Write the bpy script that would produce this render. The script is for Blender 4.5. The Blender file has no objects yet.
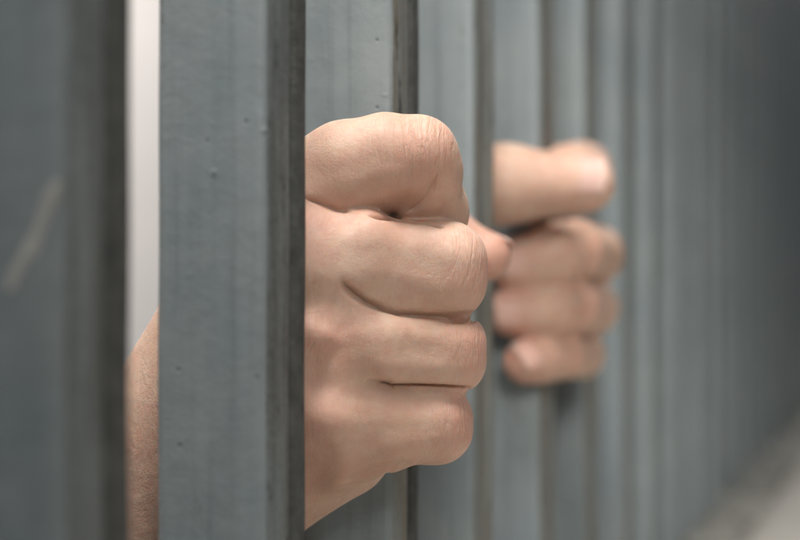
import bpy, bmesh, math, random
import numpy as np
random.seed(4)
C = bpy.context.scene.collection
F32 = np.float32

# ------------------------------------------------------------------ camera frame
# world: X = outward from the bars (towards the viewer's side), Y = along the row, Z = up
A = math.radians(17.6); CA, SA = math.cos(A), math.sin(A)
FPX = 1700.0; D = 0.1166; ZC = 0.132

def P(px, py, w):
    """a point given by its direction from the viewpoint and its distance forward (m)"""
    r = (px - 400) / FPX * w; u = (270 - py) / FPX * w
    return np.array([r * CA - w * SA + D, r * SA + w * CA, u + ZC])

def tag(o, label=None, cat=None, group=None, kind=None):
    if label: o['label'] = label
    if cat: o['category'] = cat
    if group: o['group'] = group
    if kind: o['kind'] = kind
    return o

def mesh_obj(name, me, mat, parent=None):
    o = bpy.data.objects.new(name, me); C.objects.link(o)
    if mat is not None:
        for m in (mat if isinstance(mat, (list, tuple)) else [mat]):
            me.materials.append(m)
    if parent: o.parent = parent
    return o

def empty(name, loc):
    o = bpy.data.objects.new(name, None); C.objects.link(o); o.location = loc
    o.empty_display_size = .02
    return o

# ------------------------------------------------------------------ node helpers
def new_mat(name):
    m = bpy.data.materials.new(name); m.use_nodes = True
    nt = m.node_tree
    return m, nt, nt.nodes['Principled BSDF']

class N:
    def __init__(s, nt): s.nt = nt
    def n(s, t, **kw):
        x = s.nt.nodes.new(t)
        for k, v in kw.items(): setattr(x, k, v)
        return x
    def l(s, a, b): s.nt.links.new(a, b)
    def val(s, inp, v):
        if isinstance(v, bpy.types.NodeSocket): s.l(v, inp)
        elif v is not None: inp.default_value = v
    def math(s, op, a, b=None, clamp=False):
        x = s.n('ShaderNodeMath', operation=op, use_clamp=clamp)
        s.val(x.inputs[0], a); s.val(x.inputs[1], b)
        return x.outputs[0]
    def mapr(s, v, a, b, c=0., d=1.):
        x = s.n('ShaderNodeMapRange'); s.val(x.inputs[0], v)
        for i, q in enumerate((a, b, c, d)): x.inputs[i + 1].default_value = q
        return x.outputs[0]
    def mapping(s, vec, scale=(1, 1, 1), loc=(0, 0, 0), rot=(0, 0, 0)):
        x = s.n('ShaderNodeMapping'); s.val(x.inputs[0], vec)
        x.inputs['Scale'].default_value = scale; x.inputs['Location'].default_value = loc
        x.inputs['Rotation'].default_value = rot
        return x.outputs[0]
    def noise(s, vec, scale, detail=3, rough=.5, dist=0.):
        x = s.n('ShaderNodeTexNoise'); s.val(x.inputs['Vector'], vec)
        x.inputs['Scale'].default_value = scale; x.inputs['Detail'].default_value = detail
        x.inputs['Roughness'].default_value = rough; x.inputs['Distortion'].default_value = dist
        return x.outputs['Fac']
    def mix(s, f, a, b):
        x = s.n('ShaderNodeMix', data_type='RGBA'); s.val(x.inputs[0], f)
        for i, v in ((6, a), (7, b)):
            if isinstance(v, tuple): v = (*v, 1) if len(v) == 3 else v
            s.val(x.inputs[i], v)
        return x.outputs[2]
    def bump(s, h, strength, dist, normal=None):
        x = s.n('ShaderNodeBump'); s.val(x.inputs['Height'], h)
        x.inputs['Strength'].default_value = strength; x.inputs['Distance'].default_value = dist
        if normal is not None: s.l(normal, x.inputs['Normal'])
        return x.outputs[0]
    def attr(s, name):
        return s.n('ShaderNodeAttribute', attribute_name=name)

# ------------------------------------------------------------------ materials
def skin_material():
    m, nt, b = new_mat('skin'); g = N(nt)
    co = g.n('ShaderNodeTexCoord').outputs['Object']
    red = g.attr('red').outputs['Fac']
    kn = g.attr('knuckle').outputs['Fac']
    ax = g.attr('finger_axis').outputs['Vector']
    mott = g.noise(co, 55, 4, .6)
    mott2 = g.noise(co, 230, 3, .6)
    base = g.mix(g.mapr(mott, .3, .7), (.46, .286, .202), (.56, .390, .296))
    base = g.mix(g.mapr(mott2, .42, .72, 0, .5), base, (.45, .235, .175))
    base = g.mix(g.math('MULTIPLY', red, .9, True), base, (.53, .235, .180))
    spots = g.n('ShaderNodeTexVoronoi'); g.l(co, spots.inputs['Vector']); spots.inputs['Scale'].default_value = 260
    spot = g.mapr(spots.outputs['Distance'], .05, .16, .16, 0)
    base = g.mix(spot, base, (.36, .17, .11))
    # fine skin relief: a cellular net stretched across the limb plus pores
    wob = g.n('ShaderNodeVectorMath', operation='ADD')
    nz = g.n('ShaderNodeTexNoise'); g.l(co, nz.inputs['Vector']); nz.inputs['Scale'].default_value = 300
    sc = g.n('ShaderNodeVectorMath', operation='SCALE'); g.l(nz.outputs['Color'], sc.inputs[0]); sc.inputs['Scale'].default_value = .0012
    g.l(co, wob.inputs[0]); g.l(sc.outputs[0], wob.inputs[1])
    net = g.n('ShaderNodeTexVoronoi', feature='DISTANCE_TO_EDGE')
    g.l(g.mapping(wob.outputs[0], (1, 1, .8), rot=(0, .5, 0)), net.inputs['Vector']); net.inputs['Scale'].default_value = 1700
    neth = g.mapr(net.outputs['Distance'], 0, .16)
    fine = g.noise(g.mapping(co, (1, 1, .35)), 1500, 3, .6)
    med = g.noise(co, 260, 3, .55)
    # cross wrinkles over the finger joints
    wr = g.noise(g.mapping(ax, (620, 95, 95)), 1, 3, .55, .5)
    ridg = g.math('ABSOLUTE', g.math('SUBTRACT', wr, .5))
    wrh = g.mapr(ridg, 0, .085)
    wr2 = g.noise(g.mapping(ax, (1500, 420, 420)), 1, 2, .5, .3)
    ridg2 = g.mapr(g.math('ABSOLUTE', g.math('SUBTRACT', wr2, .5)), 0, .09)
    w = g.math('MULTIPLY', g.math('SUBTRACT', wrh, 1), kn)
    w2 = g.math('MULTIPLY', g.math('SUBTRACT', ridg2, 1), g.math('MULTIPLY', kn, .45))
    # creases also take a little darker tone in their own bottoms (dry skin lines)
    h = g.math('ADD', g.math('MULTIPLY', neth, .10), g.math('MULTIPLY', fine, .22))
    h = g.math('ADD', h, g.math('MULTIPLY', med, .9))
    h = g.math('ADD', h, g.math('MULTIPLY', w, .85))
    h = g.math('ADD', h, g.math('MULTIPLY', w2, .5))
    g.l(g.bump(h, .78, .00034), b.inputs['Normal'])
    paleline = g.math('MULTIPLY', g.math('SUBTRACT', 1, wrh), g.math('MULTIPLY', kn, .22))
    base = g.mix(paleline, base, (.66, .46, .36))
    g.l(base, b.inputs['Base Color'])
    b.inputs['Subsurface Weight'].default_value = .75
    b.inputs['Subsurface Radius'].default_value = (1., .36, .2)
    b.inputs['Subsurface Scale'].default_value = .0010
    g.l(g.mapr(g.noise(co, 400, 2), .3, .7, .46, .66), b.inputs['Roughness'])
    b.inputs['Specular IOR Level'].default_value = .46
    return m

def nail_material(c1, c2):
    m, nt, b = new_mat('nail'); g = N(nt)
    co = g.n('ShaderNodeTexCoord').outputs['Object']
    n = g.noise(co, 300, 2)
    base = g.mix(n, c1, c2)
    tip = g.attr('tip').outputs['Fac']
    base = g.mix(g.math('MULTIPLY', tip, .30), base, (.70, .55, .46))
    g.l(base, b.inputs['Base Color'])
    b.inputs['Roughness'].default_value = .5
    b.inputs['Specular IOR Level'].default_value = .3
    b.inputs['Subsurface Weight'].default_value = .4
    b.inputs['Subsurface Radius'].default_value = (1., .5, .4)
    b.inputs['Subsurface Scale'].default_value = .0015
    return m

def paint_material(name, worn, brown=((.095, .080, .055), (.200, .170, .122))):
    m, nt, b = new_mat(name); g = N(nt)
    tc = g.n('ShaderNodeTexCoord').outputs['Object']
    oi = g.n('ShaderNodeObjectInfo')
    off = g.n('ShaderNodeVectorMath', operation='MULTIPLY_ADD')
    comb = g.n('ShaderNodeCombineXYZ')
    for i in range(3): g.l(oi.outputs['Random'], comb.inputs[i])
    g.l(comb.outputs[0], off.inputs[0]); off.inputs[1].default_value = (3, 7, 11); g.l(tc, off.inputs[2])
    co = off.outputs[0]
    streak = g.noise(g.mapping(co, (1, 1, .03)), 420, 4, .6)
    streakw = g.noise(g.mapping(co, (1, 1, .05)), 130, 3, .55)
    cloud = g.noise(co, 38, 5, .62)
    base = g.mix(g.mapr(streakw, .3, .7), (.142, .172, .178), (.197, .228, .235))
    base = g.mix(g.mapr(cloud, .35, .7, 0, .55), base, (.250, .268, .262))
    base = g.mix(g.mapr(streak, .52, .75, 0, .45), base, (.105, .120, .124))
    # rust and dirt
    rn = g.noise(g.mapping(co, (1, 1, .10)), 190, 5, .65)
    rn2 = g.noise(co, 620, 4, .65)
    r = g.mapr(g.math('ADD', g.math('MULTIPLY', rn, .7), g.math('MULTIPLY', rn2, .3)), *( (.60, .66, 0, .75) if not worn else (.40, .60, .15, .95)))
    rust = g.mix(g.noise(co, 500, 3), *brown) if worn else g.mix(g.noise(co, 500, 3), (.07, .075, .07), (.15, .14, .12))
    base = g.mix(r, base, rust)
    if worn:
        dk = g.mapr(g.noise(g.mapping(co, (1, 1, .22)), 330, 5, .7), .60, .66, 0, .9)
        base = g.mix(dk, base, (.012, .012, .011))
    # small pits
    vo = g.n('ShaderNodeTexVoronoi'); g.l(co, vo.inputs['Vector']); vo.inputs['Scale'].default_value = 210
    vsel = g.n('ShaderNodeSeparateColor'); g.l(vo.outputs['Color'], vsel.inputs[0])
    keep = g.math('GREATER_THAN', vsel.outputs[0], .86)
    blob = g.math('MULTIPLY', g.mapr(vo.outputs['Distance'], .05, .20, 1, 0), keep)
    keep2 = g.math('GREATER_THAN', vsel.outputs[1], .86)
    pit = g.math('MULTIPLY', g.mapr(vo.outputs['Distance'], .04, .12, 1, 0), keep2)
    base = g.mix(g.math('MULTIPLY', pit, .6), base, (.05, .06, .06))
    g.l(base, b.inputs['Base Color'])
    h = g.math('ADD', g.math('MULTIPLY', g.noise(co, 150, 4, .6), .9), g.math('MULTIPLY', streak, .30))
    h = g.math('ADD', h, g.math('MULTIPLY', blob, .9))
    h = g.math('SUBTRACT', h, g.math('MULTIPLY', pit, .5))
    h = g.math('ADD', h, g.math('MULTIPLY', g.noise(co, 1400, 3, .6), .25))
    h = g.math('SUBTRACT', h, g.math('MULTIPLY', r, .3 if worn else .15))
    g.l(g.bump(h, .5, .0004), b.inputs['Normal'])
    g.l(g.mapr(cloud, .3, .7, .38 if not worn else .6, .56 if not worn else .8), b.inputs['Roughness'])
    b.inputs['Specular IOR Level'].default_value = .5
    return m

def plain(name, c1, c2, scale, rough, bumpd=0.0005):
    m, nt, b = new_mat(name); g = N(nt)
    co = g.n('ShaderNodeTexCoord').outputs['Object']
    n = g.noise(co, scale, 6, .65)
    g.l(g.mix(g.mapr(n, .3, .7), c1, c2), b.inputs['Base Color'])
    b.inputs['Roughness'].default_value = rough
    g.l(g.bump(g.noise(co, scale * 4, 5, .65), .8, bumpd), b.inputs['Normal'])
    return m

SKIN = skin_material(); NAIL = nail_material((.50, .315, .262), (.54, .35, .295)); PINK_NAIL = nail_material((.54, .325, .262), (.58, .36, .29))
PAINT = paint_material('grey_paint', False); WORN = paint_material('worn_paint', True)
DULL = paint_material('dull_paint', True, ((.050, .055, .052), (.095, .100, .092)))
PALE_BAND = plain('pale_band', (.30, .29, .26), (.40, .39, .36), 300, .6)
DARK = plain('dark_strip', (.028, .030, .028), (.08, .082, .075), 240, .8)  # dark tone for the outer face beyond its seam
WALLM = plain('pale_plaster', (.74, .72, .70), (.80, .78, .76), 6, .9)
MORTAR = plain('rough_mortar', (.035, .034, .030), (.42, .40, .35), 34, .95, .0015)
STONE = plain('pale_stone', (.40, .37, .325), (.54, .505, .455), 60, .85)

# ------------------------------------------------------------------ signed-distance modelling of the hands
def rcone(p, a, b, r1, r2, o=0.):
    """capsule whose radius runs from r1 to r2"""
    a = a.astype(F32); ba = (b - a).astype(F32)
    pa = p - a
    t = np.clip(pa @ ba / F32(ba @ ba + 1e-12), 0, 1)
    q = pa - t[:, None] * ba
    if o: q[:, 2] -= np.clip(q[:, 2], -o, o)      # a taller, flatter-sided section
    tt = t * t * (3 - 2 * t) * F32(.35) + t * F32(.65)
    return np.sqrt(np.einsum('ij,ij->i', q, q)) - (F32(r1) + tt * F32(r2 - r1))

def ellip(p, c, r, axes=None):
    q = p - c.astype(F32)
    if axes is not None: q = q @ axes.T.astype(F32)
    r = np.array(r, F32)
    k0 = np.linalg.norm(q / r, axis=1); k1 = np.linalg.norm(q / (r * r), axis=1) + F32(1e-9)
    return k0 * (k0 - 1) / k1

def smin(a, b, k):
    h = np.maximum(k - np.abs(a - b), 0) / k
    return np.minimum(a, b) - h * h * k * F32(.25)

def chain(p, pts, rs, k=.003, o=0.):
    d = None
    for i in range(len(pts) - 1):
        e = rcone(p, pts[i], pts[i + 1], rs[i] - o * .9, rs[i + 1] - o * .9, F32(o))
        d = e if d is None else smin(d, e, F32(k))
    return d

def segdist2(p, a, b):
    ba = (b - a).astype(F32); pa = p - a.astype(F32)
    t = np.clip(pa @ ba / F32(ba @ ba + 1e-12), 0, 1)
    q = pa - t[:, None] * ba
    return np.einsum('ij,ij->i', q, q)

FINE = [False]
def relief(p, d, marks):
    """marks: (polyline, width, height): height > 0 swells, < 0 creases"""
    for pl, w, h in marks:
        if w < .0012 and not FINE[0]: continue        # narrow creases only enter on the fine mesh
        a = np.array(pl); lo = (a.min(0) - 3 * w).astype(F32); hi = (a.max(0) + 3 * w).astype(F32)
        sel = np.flatnonzero(((p > lo) & (p < hi)).all(1))
        if not len(sel): continue
        pp = p[sel]; m = None
        if len(pl) == 1: m = np.einsum('ij,ij->i', pp - pl[0].astype(F32), pp - pl[0].astype(F32))
        fade = np.ones(len(sel), F32); ns = len(pl) - 1
        for i in range(ns):
            e = segdist2(pp, pl[i], pl[i + 1])
            if m is None: m = e; near = np.zeros(len(sel), F32)
            else: near[e < m] = i; m = np.minimum(m, e)
            u = e <= m
            if w < .0012 and u.any():                   # narrow creases run out at both ends
                ba = pl[i + 1] - pl[i]
                near[u] = i + np.clip((pp[u] - pl[i]) @ ba / (ba @ ba + 1e-12), 0, 1)
        if w < .0012 and ns > 5:
            x = np.clip(np.minimum(near, ns - near) / min(7., ns / 2.), 0, 1); fade = (x * x * (3 - 2 * x)).astype(F32)
        d[sel] -= fade * F32(h) * np.exp(-m / F32(w * w))
    return d

def surface_nets(f, lo, hi, h):
    n = np.ceil((hi - lo) / h).astype(int) + 1
    ax = [lo[i] + h * np.arange(n[i]) for i in range(3)]
    V = np.empty(n, F32)
    yy, zz = np.meshgrid(ax[1], ax[2], indexing='ij')
    for i in range(n[0]):
        V[i] = f(np.stack([np.full(yy.size, ax[0][i]), yy.ravel(), zz.ravel()], 1).astype(F32)).reshape(n[1], n[2])
    S = V < 0
    nc = n - 1
    cnt = np.zeros(nc, np.int8); 
    for dx in (0, 1):
        for dy in (0, 1):
            for dz in (0, 1):
                cnt += S[dx:dx + nc[0], dy:dy + nc[1], dz:dz + nc[2]]
    act = np.argwhere((cnt > 0) & (cnt < 8))
    idx = -np.ones(nc, np.int64); idx[tuple(act.T)] = np.arange(len(act))
    acc = np.zeros((len(act), 3)); wt = np.zeros(len(act))
    corners = [(a, b, c) for a in (0, 1) for b in (0, 1) for c in (0, 1)]
    for a in corners:
        for k in range(3):
            if a[k]: continue
            b = list(a); b[k] = 1
            va = V[tuple((act + a).T)]; vb = V[tuple((act + b).T)]
            m = (va < 0) != (vb < 0)
            t = np.where(m, va / np.where(m, va - vb, 1), 0)
            pt = act + np.array(a, float); pt[:, k] += t
            acc[m] += pt[m]; wt[m] += 1
    verts = lo + h * acc / wt[:, None]
    faces = []
    for k in range(3):
        u, v = (k + 1) % 3, (k + 2) % 3
        s0 = [slice(0, n[i]) for i in range(3)]; s1 = list(s0)
        s0[k] = slice(0, n[k] - 1); s1[k] = slice(1, n[k])
        d = S[tuple(s0)] != S[tuple(s1)]
        e = np.argwhere(d)
        ok = (e[:, u] > 0) & (e[:, v] > 0) & (e[:, u] < nc[u]) & (e[:, v] < nc[v])
        e = e[ok]
        inside = S[tuple(e.T)]
        eu = np.zeros(3, int); eu[u] = 1; ev = np.zeros(3, int); ev[v] = 1
        q = np.stack([idx[tuple((e - eu - ev).T)], idx[tuple((e - ev).T)], idx[tuple(e.T)], idx[tuple((e - eu).T)]], 1)
        q[~inside] = q[~inside][:, ::-1]
        faces.append(q)
    return verts, np.concatenate(faces)

def subdivide(v, f):
    e = np.concatenate([f[:, [i, (i + 1) % 4]] for i in range(4)])
    es = np.sort(e, 1)
    key = es[:, 0].astype(np.int64) * len(v) + es[:, 1]
    uk, inv = np.unique(key, return_inverse=True)
    ea, eb = uk // len(v), uk % len(v)
    nv, ne, nf = len(v), len(uk), len(f)
    v2 = np.concatenate([v, (v[ea] + v[eb]) / 2, v[f].mean(1)])
    m = (inv.reshape(4, nf) + nv)
    c = nv + ne + np.arange(nf)
    out = [np.stack([f[:, i], m[i], c, m[(i - 1) % 4]], 1) for i in range(4)]
    return v2, np.concatenate(out)

def project(f, v, it=2, step=.00012, lim=.0012):
    E = np.array([[1, -1, -1], [-1, -1, 1], [-1, 1, -1], [1, 1, 1]], float)
    for _ in range(it):
        d = np.empty(len(v)); g = np.zeros((len(v), 3))
        for s in range(0, len(v), 60000):
            q = v[s:s + 60000]
            d[s:s + 60000] = f(q.astype(F32))
            for e in E:
                g[s:s + 60000] += e * f((q + e * step).astype(F32))[:, None]
        g /= np.linalg.norm(g, axis=1)[:, None] + 1e-12
        v = v - g * np.clip(d, -lim, lim)[:, None]
    return v

def relax(v, f, it=1, lam=.5):
    for _ in range(it):
        acc = np.zeros_like(v); w = np.zeros(len(v))
        for i in range(4):
            a, b = f[:, i], f[:, (i + 1) % 4]
            for k in range(3):
                acc[:, k] += np.bincount(a, v[b, k], len(v)) + np.bincount(b, v[a, k], len(v))
            w += np.bincount(a, minlength=len(v)) + np.bincount(b, minlength=len(v))
        v = v + lam * (acc / w[:, None] - v)
    return v

def build_hand(f, lo, hi, h, levels, origin, fingers, knuckles, reds, creases=()):
    FINE[0] = False
    v, q = surface_nets(f, lo, hi, h)
    v = project(f, v, 2)
    for _ in range(levels):
        v, q = subdivide(v, q); v = relax(v, q, 1, .5); v = project(f, v, 1)
    FINE[0] = True
    def nearest(pp, pl):
        best = np.full(len(pp), 1e9); cl = pp.copy(); tt = np.zeros(len(pp))
        for i in range(len(pl) - 1):
            ba = pl[i + 1] - pl[i]; t = np.clip((pp - pl[i]) @ ba / (ba @ ba), 0, 1)
            c = pl[i] + t[:, None] * ba; dd = ((pp - c) ** 2).sum(1); m = dd < best
            best[m] = dd[m]; cl[m] = c[m]; tt[m] = i + t[m]
        return np.sqrt(best), cl, tt
    def smooth(x): x = np.clip(x, 0, 1); return x * x * (3 - 2 * x)
    for pl, w, hh in creases:                        # gather vertices along each skin fold
        a = np.array(pl); R = .0021
        sel = np.flatnonzero(((v > a.min(0) - R) & (v < a.max(0) + R)).all(1)); pp = v[sel]
        rr, cl, tt = nearest(pp, pl); m = (rr < R) & (rr > 1e-7)
        g = np.ones(len(sel)); g[m] = (rr[m] / R) ** .7
        e = smooth(np.minimum(tt, len(pl) - 1 - tt) / 4.); g = 1 + (g - 1) * e
        v[sel] = cl + (pp - cl) * np.where(m, g, 1)[:, None]
    v = project(f, v, 2, step=.0003, lim=.0006)
    FINE[0] = True
    v = project(f, v, 2, step=.00006, lim=.0004)
    FINE[0] = False
    for pl, w, hh in creases:                        # then press each fold in along the surface normal
        a = np.array(pl); R = .004
        sel = np.flatnonzero(((v > a.min(0) - R) & (v < a.max(0) + R)).all(1)); pp = v[sel]
        rr, cl, tt = nearest(pp, pl)
        g = np.zeros_like(pp)
        for ev in ([1, -1, -1], [-1, -1, 1], [-1, 1, -1], [1, 1, 1]):
            g += np.array(ev) * f((pp + np.array(ev) * .0006).astype(F32))[:, None]
        g /= np.linalg.norm(g, axis=1)[:, None]
        dep = hh * np.exp(-(rr / w) ** 1.15) * smooth(np.minimum(tt / 4., (len(pl) - 1 - tt) / 2.))
        v[sel] = pp - g * dep[:, None]
    p = v.astype(F32)
    # attributes: joint mask, coordinates along the nearest finger, redness
    kn = np.zeros(len(v)); best = np.full(len(v), 1e9); ax = np.zeros((len(v), 3))
    for pts in fingers:
        for i in range(len(pts) - 1):
            dd = segdist2(p, pts[i], pts[i + 1]); m = dd < best
            best[m] = dd[m]
            dr = pts[1] - pts[0]; dr = dr / np.linalg.norm(dr)
            rel = v[m] - pts[0]
            s = rel @ dr; perp = rel - s[:, None] * dr
            ax[m] = np.stack([s, perp[:, 2], perp[:, 1]], 1)
    for c, r, a in knuckles:
        kn = np.maximum(kn, a * np.exp(-((v - c) ** 2).sum(1) / r ** 2))
    red = np.zeros(len(v))
    for c, r, a in reds:
        red += a * np.exp(-((v - c) ** 2).sum(1) / r ** 2)
    me = bpy.data.meshes.new('hand')
    w = v - origin
    me.vertices.add(len(w)); me.vertices.foreach_set('co', w.ravel().astype(F32))
    me.loops.add(len(q) * 4); me.loops.foreach_set('vertex_index', q.ravel().astype(np.int32))
    me.polygons.add(len(q)); me.polygons.foreach_set('loop_start', np.arange(0, len(q) * 4, 4, dtype=np.int32))
    me.update(calc_edges=True); me.validate()
    me.polygons.foreach_set('use_smooth', np.ones(len(me.polygons), bool))
    for nm, arr in (('red', np.clip(red, 0, 1)), ('knuckle', kn)):
        at = me.attributes.new(nm, 'FLOAT', 'POINT'); at.data.foreach_set('value', arr.astype(F32))
    at = me.attributes.new('finger_axis', 'FLOAT_VECTOR', 'POINT'); at.data.foreach_set('vector', ax.ravel().astype(F32))
    print('hand verts', len(v))
    return me

def nail_mesh(c, tipdir, out, length, width, rad, thick=.0005):
    """curved plate: c = middle of the nail surface, tipdir along the finger, out = away from the finger"""
    t = tipdir / np.linalg.norm(tipdir); o = out - (out @ t) * t; o /= np.linalg.norm(o); s = np.cross(t, o)
    bm = bmesh.new(); NU, NV = 14, 12; rows = []; tips = []
    for layer in (0, 1):
        for j in range(NV + 1):
            vv = j / NV * 2 - 1
            for i in range(NU + 1):
                uu = i / NU * 2 - 1
                # rounded outline at both ends
                ln = vv * length / 2 * (1 - .16 * uu * uu) if vv > 0 else vv * length / 2 * (1 - .30 * uu * uu)
                a = uu * width / 2 / rad
                p = c + t * ln + s * (math.sin(a) * rad) + o * (math.cos(a) * rad - rad - .0012 * vv * vv * .6) - o * thick * layer
                bm.verts.new(p); tips.append(1. if vv > .80 else 0.)
    bm.verts.ensure_lookup_table()
    W = NU + 1; L = W * (NV + 1)
    for j in range(NV):
        for i in range(NU):
            a = j * W + i
            bm.faces.new([bm.verts[k] for k in (a, a + 1, a + W + 1, a + W)])
            bm.faces.new([bm.verts[k + L] for k in (a, a + W, a + W + 1, a + 1)])
    for i in range(NU):
        for a in (i, ):
            bm.faces.new([bm.verts[k] for k in (a, a + L, a + L + 1, a + 1)])
            a = NV * W + i
            bm.faces.new([bm.verts[k] for k in (a, a + 1, a + L + 1, a + L)])
    for j in range(NV):
        a = j * W; bm.faces.new([bm.verts[k] for k in (a, a + W, a + W + L, a + L)])
        a = j * W + NU; bm.faces.new([bm.verts[k] for k in (a, a + L, a + W + L, a + W)])
    bmesh.ops.recalc_face_normals(bm, faces=bm.faces)
    me = bpy.data.meshes.new('nail'); bm.to_mesh(me); bm.free()
    for pl in me.polygons: pl.use_smooth = True
    at = me.attributes.new('tip', 'FLOAT', 'POINT'); at.data.foreach_set('value', np.array(tips, F32))
    return me

# ---- near hand ---------------------------------------------------------------
W = lambda x, y, z: np.array([x, y, z + ZC])
iM, iA, iB, iP, iD, iT = P(250, 222, .360), P(346, 173, .355), P(386, 163, .354), P(412, 163, .354), P(429, 212, .363), P(408, 234, .390)
mM, mA, mP, mD, mT = P(292, 258, .353), P(366, 257, .3495), P(446, 271, .3545), P(446, 275, .386), P(405, 285, .402)
rM, rA, rP, rD, rT = P(312, 345, .351), P(380, 349, .3495), P(451, 352, .355), P(448, 356, .385), P(408, 362, .402)
pM, pA, pP, pD, pT = P(326, 425, .352), P(385, 427, .3515), P(437, 424, .356), P(436, 428, .382), P(402, 430, .400)
IK = P(220, 364, .371)
WR = [P(84, 522, .381), P(102, 545, .377), P(128, 568, .377), P(150, 572, .381)]
tC, tM, tI, tT = P(138, 540, .402), W(-.0365, .387, .010), W(-.0200, .4085, .012), P(486, 256, .424)
tT0 = tI + (tT - tI) * .55
ELB = W(-.155, .305, -.185)

NX2, NX3 = P(435, 300, .353)[0], P(472, 300, .357)[0]
NX0, NX1 = P(330, 300, .35)[0], P(385, 300, .35)[0]
def near_sdf(p):
    i = chain(p, [iM, iA, iB, iP], [.0110, .0106, .0100, .0093], .002, .0010)
    i = smin(i, chain(p, [iP, iD, iT], [.0094, .0079, .0074], .003), F32(.0010))
    i = smin(i, rcone(p, P(422, 152, .3525), P(428, 170, .3545), .0068, .0068), F32(.003))
    m = chain(p, [mM, mA, mP, mD, mT], [.0110, .0092, .0097, .0088, .0078], .003, .0020)
    r = chain(p, [rM, rA, rP, rD, rT], [.0108, .0083, .0083, .0078, .0072], .003, .0018)
    q = chain(p, [pM, pA, pP, pD, pT], [.0104, .0083, .0077, .0072, .0066], .003, .0010)
    t = np.clip((p[:, 0] - F32(NX0)) / F32(NX1 - NX0), 0, 1); k = F32(.010) + (F32(.0007) - F32(.010)) * np.power(t, F32(.4))
    k2 = F32(.010) + (F32(.0050) - F32(.010)) * np.power(t, F32(.4))
    tr = np.clip((p[:, 0] - F32(NX2)) / F32(NX3 - NX2), 0, 1); k2 = k2 * (1 - F32(.8) * tr)
    fm = smin(r, q, k2)
    fm = smin(fm, m, k2)
    fm = smin(fm, i, np.full(len(p), .0007, F32))
    palm = None
    for a, b, r1, r2 in ((iM, IK, .0108, .0112), (IK, WR[0], .0112, .0132), (mM, WR[1], .0125, .0165), (rM, WR[2], .0120, .0160), (pM, WR[3], .0108, .0140)):
        e = rcone(p, a, b, r1, r2); palm = e if palm is None else smin(palm, e, F32(.014))
    hyp = chain(p, [P(350, 451, .364), P(240, 493, .380), P(150, 548, .388)], [.0085, .0100, .0140], .004)
    palm = smin(palm, hyp, F32(.012))
    th = chain(p, [tC, tM, tI, tT0, tT], [.0135, .0120, .0100, .0094, .0062], .004)
    web = rcone(p, P(208, 386, .388), P(265, 268, .385), .009, .006)
    palm = smin(palm, web, F32(.012))
    fore = rcone(p, (WR[0] + WR[1]) / 2, ELB + [0, 0, .012], .0185, .028)
    fore = smin(fore, rcone(p, (WR[2] + WR[3]) / 2, ELB + [0, 0, -.012], .0180, .028), F32(.012))
    d = smin(fm, palm, F32(.007))
    d = smin(d, fore, F32(.014))
    d = smin(d, th, F32(.006))
    return relief(p, d, NEAR_MARKS)

def poly(*a): return [P(*x) for x in a]
def snap(f, pts):
    """drop each direction onto the surface of f"""
    q = [np.array(pts[0], float)]
    for a, b in zip(pts, pts[1:]):
        a, b = np.array(a, float), np.array(b, float); n = max(1, int(np.linalg.norm(b - a) / 4))
        q += [a + (b - a) * k / n for k in range(1, n + 1)]
    w = np.full(len(q), .30)
    pos = lambda: np.array([P(x, y, k) for (x, y), k in zip(q, w)])
    for _ in range(60):
        w += np.clip(f(pos().astype(F32)), 0, .02) * .9
    return list(pos())
NEAR_MARKS = []
NEAR_MARKS = [(snap(near_sdf, a), w_, h_) for a, w_, h_ in [
    # folds of the bent first finger
    (((412, 208), (430, 192)), .0026, -.0009),
    (((405, 117), (409, 128), (413, 142), (415, 156)), .00055, -.00022),
    (((413, 114), (418, 126), (421, 140)), .0005, -.00016),
    # creases that run back from between the fingers
    
    (((376, 383), (386, 385.5)), .0013, -.0011),
    (((402, 230),), .0045, -.0007), (((398, 206),), .0038, -.0010),
    (((312, 206), (345, 220)), .0030, -.0005),
    # hollows and rises of the back of the hand
    (((320, 332),), .0052, .0017), (((333, 424),), .0060, .0017), (((304, 262),), .0080, .0012),
    (((322, 384), (345, 386), (366, 385)), .0038, -.0013),
    (((306, 303), (330, 308)), .0040, -.0018), (((345, 330), (352, 362)), .0034, -.0012), (((360, 405), (366, 440)), .0042, -.0012),
    (((318, 358), (334, 352)), .0030, -.0012), (((326, 322), (340, 330)), .0020, -.0006),
    (((322, 452), (312, 492)), .0042, -.0011), (((345, 455), (338, 480)), .0030, .0006),
    (((352, 478), (382, 468), (404, 466)), .0014, -.0005), (((372, 486), (388, 474)), .0010, -.0005), (((392, 470), (400, 460)), .0008, -.0003),
    # joint swellings and flat spots
    (((462, 262),), .0055, .0006), (((464, 346),), .005, .0006), (((452, 420),), .005, .0006), (((428, 138),), .006, .0005),
    (((420, 268),), .006, -.0005), (((420, 350),), .005, -.0005), (((408, 425),), .005, -.0005),
]]
NEAR_CUTS = [(snap(near_sdf, a), w_, h_) for a, w_, h_ in [
    (((400, 215), (414, 209), (424, 200), (433, 188), (439, 177), (442, 168)), .0005, .0007),
    (((339, 276), (347, 288), (356, 295), (368, 302), (382, 307), (400, 312), (430, 316), (460, 318.5), (482, 319)), .00055, .0026),
    (((362, 381.5), (376, 383.5), (386, 385.5), (400, 387.5), (430, 388.5), (455, 389.5), (472, 390)), .00055, .0026),
    (((362, 213.5), (380, 217), (400, 219.5), (418, 221), (432, 223.5), (447, 228)), .0005, .0014),
    (((298, 195), (306, 198), (322, 204), (336, 209), (352, 212)), .00045, .0010)]]
near_f = [[iP, iB], [mP, mA], [rP, rA], [pP, pA]]
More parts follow.
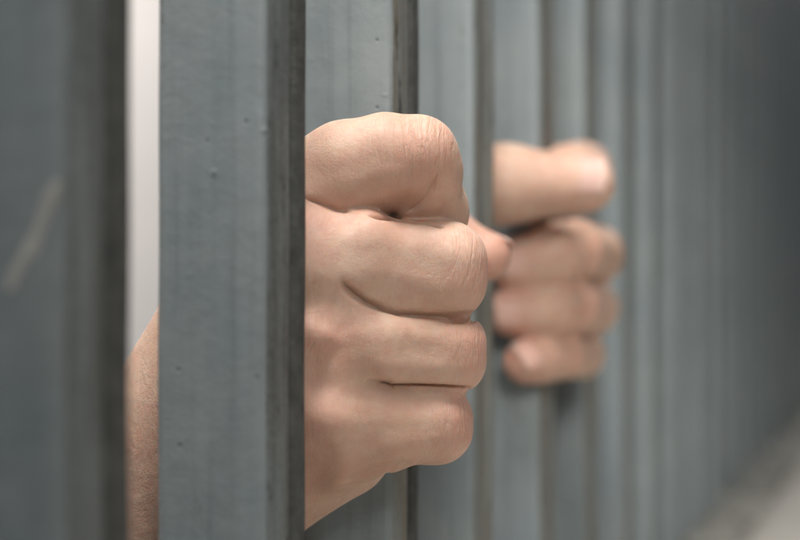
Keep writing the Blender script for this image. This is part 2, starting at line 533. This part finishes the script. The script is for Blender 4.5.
near_k = [(P(430, 140, .346), .010, .6), (P(472, 272, .348), .0085, .5), (P(470, 352, .348), .0080, .5), (P(458, 424, .349), .0075, .5),
          (P(320, 345, .338), .010, .35), (P(140, 430, .36), .03, .28)]
near_r = [(P(500, 250, .420), .010, .35), (P(320, 330, .338), .006, .22), (P(335, 345, .338), .006, .2), (P(318, 405, .338), .007, .30), (P(430, 150, .346), .008, .30), (P(485, 275, .352), .007, .5),
          (P(484, 352, .352), .007, .5), (P(468, 424, .352), .007, .5), (P(400, 210, .345), .006, .3), (P(305, 215, .34), .008, .3), tuple((tT, .013, .15)), (P(310, 470, .34), .012, .2)]
HI = 2

BASE_N = P(115, 560, .378)
hand_me = build_hand(near_sdf, np.array([-.175, .27, -.215 + ZC]), np.array([.036, .440,   .052 + ZC]), .0012, HI, BASE_N, near_f, near_k, near_r, NEAR_CUTS)
hand1 = mesh_obj('hand', hand_me, SKIN); hand1.location = BASE_N
tag(hand1, 'sharp near hand in a fist round a bar, back of the fingers showing', 'hand')
td = tT - tI; td /= np.linalg.norm(td)
no = np.array([.72, .50, .48]); no = no - (no @ td) * td; no /= np.linalg.norm(no)
nm = nail_mesh(tT + no * .0059 - BASE_N, td, no, .0115, .0095, .0070)
mesh_obj('thumbnail', nm, NAIL, hand1)

# ---- far hand ----------------------------------------------------------------
YB = .5092                      # near face of the gripped bar
jM, jA, jP, jD, jT = W(-.014, .560, .030), W(-.003, .557, .030), W(.0060, .543, .0315), W(.0075, .518, .0300), W(-.002, .4985, .0225)
def fing(z, r, xo=0, tipx=0., dz=0.):
    return [W(-.014, .560, z), W(-.002, .5560, z), W(.0085 + xo, .543, z), W(.0090 + xo, .512, z + .0012), W(.0045 + xo, .5030, z + .0008 - dz * .3), W(-.0040 + tipx, .4975, z - .0004 - dz)], \
           [r * 1.35, r * 1.08, r * 1.02, r * .96, r, r * .90]
mF = fing(.0050, .0093, .0010, -.0005, .0030); rF = fing(-.0122, .0084, .0004, -.0022); qF = fing(-.0272, .0073, -.0030, .0022)
uT, uI, uM, uC = W(.0180, .4835, .0247), W(-.004, .4800, .0250), W(-.040, .492, .020), W(-.075, .520, -.010)
WR2 = [W(-.078, .566, -.012), W(-.080, .568, -.022), W(-.083, .568, -.032), W(-.084, .566, -.042)]
ELB2 = W(-.185, .545, -.150)
def far_sdf(p):
    i = chain(p, [jM, jA, jP, jD, jT], [.0122, .0100, .0094, .0086, .0082], .003)
    m = chain(p, *mF, .003); r = chain(p, *rF, .003); q = chain(p, *qF, .003)
    k = F32(.0012)
    fm = smin(smin(smin(i, m, k), r, k), q, k)
    palm = None
    for a, b, r1, r2 in ((jM, WR2[0], .0125, .016), (mF[0][0], WR2[1], .0125, .016), (rF[0][0], WR2[2], .012, .016), (qF[0][0], WR2[3], .0115, .015)):
        e = rcone(p, a, b, r1, r2); palm = e if palm is None else smin(palm, e, F32(.012))
    d = smin(fm, palm, F32(.006))
    fore = rcone(p, WR2[0], ELB2 + [0, 0, .012], .0185, .026)
    fore = smin(fore, rcone(p, WR2[3], ELB2 + [0, 0, -.012], .0180, .026), F32(.012))
    d = smin(d, fore, F32(.014))
    th = chain(p, [uC, uM, uI, uT], [.0170, .0135, .0110, .0086], .004)
    th = np.minimum(th, ellip(p, uT + [.0005, 0, 0], (.0094, .0080, .0085)))
    # the ball of the thumb joins the palm only inside the row of bars
    t = np.clip((-.035 - p[:, 0]) / .02, 0, 1)
    d = smin(d, th, (F32(.001) + t * F32(.011)).astype(F32))
    return relief(p, d, FAR_MARKS)
FAR_MARKS = [([W(-.003, .4700, .0345), W(-.003, .4690, .024)], .0012, -.0003)]
far_f = [[jP, jA], [mF[0][2], mF[0][1]], [rF[0][2], rF[0][1]], [qF[0][2], qF[0][1]]]
far_k = [(W(-.003, .470, .026), .007, .4)] + [(g[0][2] + [.009, -.005, 0], .006, .3) for g in (mF, rF, qF)]
far_r = [(uT, .012, .2)] + [(g[0][-1] + [-.004, -.004, 0], .010, .45) for g in (mF, rF, qF)] + [(g[0][3] + [.008, -.006, 0], .008, .3) for g in (mF, rF, qF)] + [(jP, .012, .35)]
BASE_F = np.array([-.080, .567, -.027 + ZC])
me2 = build_hand(far_sdf, np.array([-.205, .455, -.185 + ZC]), np.array([.040, .595, .060 + ZC]), .0018, min(HI, 1), BASE_F, far_f, far_k, far_r)
hand2 = mesh_obj('hand', me2, SKIN); hand2.location = BASE_F
tag(hand2, 'blurred farther hand in a fist round a bar, thumb on top with its nail showing', 'hand')
ud = uT - uI; no = np.array([.10, -.90, .35])
ud = ud / np.linalg.norm(ud); n2 = no - (no @ ud) * ud; n2 /= np.linalg.norm(n2)
mesh_obj('thumbnail', nail_mesh(uT + n2 * .0086 + ud * .0012 - BASE_F, ud, n2, .0130, .0125, .0092), NAIL, hand2)
for g, hh in ((mF, .0012), (rF, 0), (qF, 0)):
    e = g[0][-1]; dd = e - g[0][-2]; dd /= np.linalg.norm(dd)
    o2 = np.array([-.25, -.95, .05]); o2 = o2 - (o2 @ dd) * dd; o2 /= np.linalg.norm(o2)
    mesh_obj('fingernail', nail_mesh(e + o2 * (g[1][-1] + .00015) + dd * .001 - BASE_F, dd, o2, .0105, .0105, .0082), PINK_NAIL, hand2)

# ------------------------------------------------------------------ the bars
S = .0222
def bar_mesh():
    """hollow section: near face (y = 0) with a seam, outer face x = 0 worn; z from 0 to height"""
    prof = [(-S, .0022), (-S + .0004, .0010), (-S + .0012, .0003), (-S + .0022, 0)]
    prof += [(-.0128, .0000), (-.0122, .00012), (-.0112, .00018), (-.0104, .00006), (-.0098, -.00008), (-.0090, -.00012)]
    prof += [(-.0026, -.00012), (-.0016, .0000), (-.0007, .0003), (-.0002, .0010), (0, .0020)]
    prof += [(0, .0115), (-.0003, .0122), (-.0012, .0127), (-.0012, .0140), (-.0003, .0146), (0, .0152)]
    prof += [(0, S - .002), (-.0004, S - .001), (-.001, S - .0004), (-.002, S), (-S + .002, S), (-S + .001, S - .0004), (-S + .0004, S - .001), (-S, S - .002)]
    n = len(prof); H = .46; K = 230
    rnd = random.Random(2)
    bm = bmesh.new(); rings = []
    for k in range(K + 1):
        z = H * k / K
        wx = .00012 * math.sin(z * 47) + .00008 * math.sin(z * 131 + 1); wy = .00012 * math.sin(z * 61 + 2)
        rings.append([bm.verts.new((x + wx, y + wy, z)) for x, y in prof])
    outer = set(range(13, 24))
    for k in range(K):
        for i in range(n):
            j = (i + 1) % n
            f = bm.faces.new((rings[k][i], rings[k][j], rings[k + 1][j], rings[k + 1][i])); f.smooth = True
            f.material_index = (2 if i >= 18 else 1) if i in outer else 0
    bm.faces.new(rings[0][::-1]); bm.faces.new(rings[-1])
    bmesh.ops.recalc_face_normals(bm, faces=bm.faces)
    me = bpy.data.meshes.new('bar'); bm.to_mesh(me); bm.free()
    me.materials.append(PAINT); me.materials.append(WORN); me.materials.append(DARK)
    return me
row = empty('barred_fence', (0, .23, 0))
tag(row, 'row of upright square bars in scuffed blue grey paint', 'barred fence')
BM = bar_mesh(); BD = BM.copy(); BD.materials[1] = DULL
BW = BM.copy(); BW.materials[2] = WORN
BF = BM.copy(); BF.materials[1] = PAINT; BF.materials[2] = WORN
ys = [.2122, .2868, .3616, .4320, .5092, .5790]
while ys[-1] < 2.3: ys.append(ys[-1] + .0715)
ys = [ys[0] - .076] + ys
ys = ys[1:]
for i, y in enumerate(ys):
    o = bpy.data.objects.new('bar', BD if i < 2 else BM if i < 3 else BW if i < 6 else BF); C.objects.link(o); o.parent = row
    o.location = (0, y - .23, -.012)
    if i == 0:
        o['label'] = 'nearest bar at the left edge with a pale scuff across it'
        bm = bmesh.new(); pts = []  # thin raised pale band running diagonally up the near face
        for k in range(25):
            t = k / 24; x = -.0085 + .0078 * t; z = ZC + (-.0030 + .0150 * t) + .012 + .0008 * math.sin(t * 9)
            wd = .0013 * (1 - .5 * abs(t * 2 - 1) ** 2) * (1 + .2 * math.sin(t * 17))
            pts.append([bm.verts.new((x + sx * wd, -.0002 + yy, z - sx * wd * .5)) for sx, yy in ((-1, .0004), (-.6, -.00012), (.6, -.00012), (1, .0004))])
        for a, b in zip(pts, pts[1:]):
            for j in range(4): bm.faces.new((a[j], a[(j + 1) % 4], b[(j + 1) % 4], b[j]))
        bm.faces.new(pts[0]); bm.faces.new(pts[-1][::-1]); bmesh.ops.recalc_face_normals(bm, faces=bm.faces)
        me = bpy.data.meshes.new('band'); bm.to_mesh(me); bm.free()
        mesh_obj('band', me, PALE_BAND, o)

# ------------------------------------------------------------------ ledge under the bars
def strip(name, x0, x1, y0, y1, ztop, zbot, nx, ny, amp, mat, parent=None, sc=1.0):
    rnd = np.random.RandomState(3)
    from mathutils import noise, Vector
    bm = bmesh.new(); g = []
    for j in range(ny + 1):
        rowv = []
        for i in range(nx + 1):
            x = x0 + (x1 - x0) * i / nx; y = y0 + (y1 - y0) * j / ny
            z = ztop + amp * (noise.noise(Vector((x * 45, y * 32, 1)) * sc) + .6 * noise.noise(Vector((x * 240, y * 200, 5)) * sc))
            ex = 0
            if i in (0, nx): ex = amp * .8 * noise.noise(Vector((y * 90, i, 3)) * sc); z -= amp
            rowv.append(bm.verts.new((x + ex, y, z)))
        g.append(rowv)
    for j in range(ny):
        for i in range(nx):
            f = bm.faces.new((g[j][i], g[j][i + 1], g[j + 1][i + 1], g[j + 1][i])); f.smooth = True
    b = [[bm.verts.new((v.co.x, v.co.y, zbot)) for v in r] for r in (g[0], g[-1])]
    L = [bm.verts.new((r[0].co.x, r[0].co.y, zbot)) for r in g[1:-1]]; R = [bm.verts.new((r[-1].co.x, r[-1].co.y, zbot)) for r in g[1:-1]]
    Ls = [b[0][0]] + L + [b[1][0]]; Rs = [b[0][-1]] + R + [b[1][-1]]
    for j in range(ny):
        bm.faces.new((g[j + 1][0], Ls[j + 1], Ls[j], g[j][0])); bm.faces.new((g[j][-1], Rs[j], Rs[j + 1], g[j + 1][-1]))
    for i in range(nx):
        bm.faces.new((g[0][i], b[0][i], b[0][i + 1], g[0][i + 1])); bm.faces.new((g[-1][i + 1], b[1][i + 1], b[1][i], g[-1][i]))
    bm.faces.new(Ls + Rs[::-1])
    bmesh.ops.recalc_face_normals(bm, faces=bm.faces)
    me = bpy.data.meshes.new(name); bm.to_mesh(me); bm.free()
    return mesh_obj(name, me, mat, parent)
led = empty('ledge', (0, .23, 0))
tag(led, 'pale stone ledge with a lumpy mortar strip running along the foot of the bars', 'ledge')
a = strip('mortar_strip', -.030, .026, .03, 2.5, .000, -.030, 14, 700, .0075, MORTAR, led)
b_ = strip('stone_slab', .0235, .42, .03, 2.5, -.0025, -.030, 30, 160, .0004, STONE, led, .3)
for o in (a, b_): o.location = (0, -.23, 0)

# ------------------------------------------------------------------ pale wall beyond the bars
bm = bmesh.new()
bmesh.ops.create_cube(bm, size=1)
for v in bm.verts: v.co = ((v.co.x) * .12, v.co.y * 5.2, v.co.z * 2.6)
bmesh.ops.bevel(bm, geom=bm.edges[:], offset=.01, segments=2, affect='EDGES')
me = bpy.data.meshes.new('wall'); bm.to_mesh(me); bm.free()
wall = mesh_obj('wall', me, WALLM); wall.location = (-1.26, 1.9, .4)
tag(wall, 'bright off white wall seen through the narrow gap between the two nearest bars', 'wall', kind='structure')

# ------------------------------------------------------------------ light
w = bpy.data.worlds.new('World'); bpy.context.scene.world = w; w.use_nodes = True
bg = w.node_tree.nodes['Background']; bg.inputs[0].default_value = (.84, .92, 1., 1)
gw = N(w.node_tree)          # an overcast surround: brightest overhead, dimmer on the viewer's side, dark below
sx = gw.n('ShaderNodeSeparateXYZ'); gw.l(gw.n('ShaderNodeTexCoord').outputs['Generated'], sx.inputs[0])
up = gw.mapr(sx.outputs[2], -.1, .9, 0, .34); bk = gw.mapr(sx.outputs[1], 0, -1, 0, .06)
gw.l(gw.math('ADD', gw.math('ADD', up, bk), .018), bg.inputs[1])
def area(name, loc, target, sx, sy, power, col):
    l = bpy.data.lights.new(name, 'AREA'); l.shape = 'RECTANGLE'; l.size = sx; l.size_y = sy; l.energy = power; l.color = col
    o = bpy.data.objects.new(name, l); C.objects.link(o); o.location = loc
    from mathutils import Vector
    o.rotation_euler = (Vector(target) - Vector(loc)).to_track_quat('-Z', 'Y').to_euler()
    return o
area('key_light', (.0, .21, .68), (0, .42, .12), .17, .20, 10.0, (1, .97, .93))
fl = area('front_fill', (.35, -.25, .45), (.05, .56, .13), .22, .22, .175, (1, .98, .95)); fl.data.spread = math.radians(27)  # added lamp, narrow beam lifts the hands and lets the edges fall darker
area('wrist_fill', (-.50, .12, .62), (-.04, .36, .08), .3, .3, 1.5, (1, .95, .9))  # added lamp out of view, brightens the wrist behind the bars
area('wall_fill', (-.60, 2.4, 1.2), (-1.25, 2.4, .2), .5, 2.2, 30.0, (1, .93, .88))  # added lamp out of view, brightens the wall behind the gap

# ------------------------------------------------------------------ camera
cam = bpy.data.cameras.new('camera'); co = bpy.data.objects.new('camera', cam); C.objects.link(co)
co.location = (D, 0, ZC); co.rotation_euler = (math.radians(90), 0, A)
cam.sensor_width = 36; cam.lens = 36 * FPX / 800
cam.clip_start = .01; cam.clip_end = 50
cam.dof.use_dof = True; cam.dof.focus_distance = .352; cam.dof.aperture_fstop = 9.0
sc = bpy.context.scene; sc.camera = co
sc.view_settings.view_transform = 'Standard'; sc.view_settings.look = 'None'
sc.view_settings.exposure = -.10; sc.view_settings.gamma = 1
sc.cycles.use_denoising = True
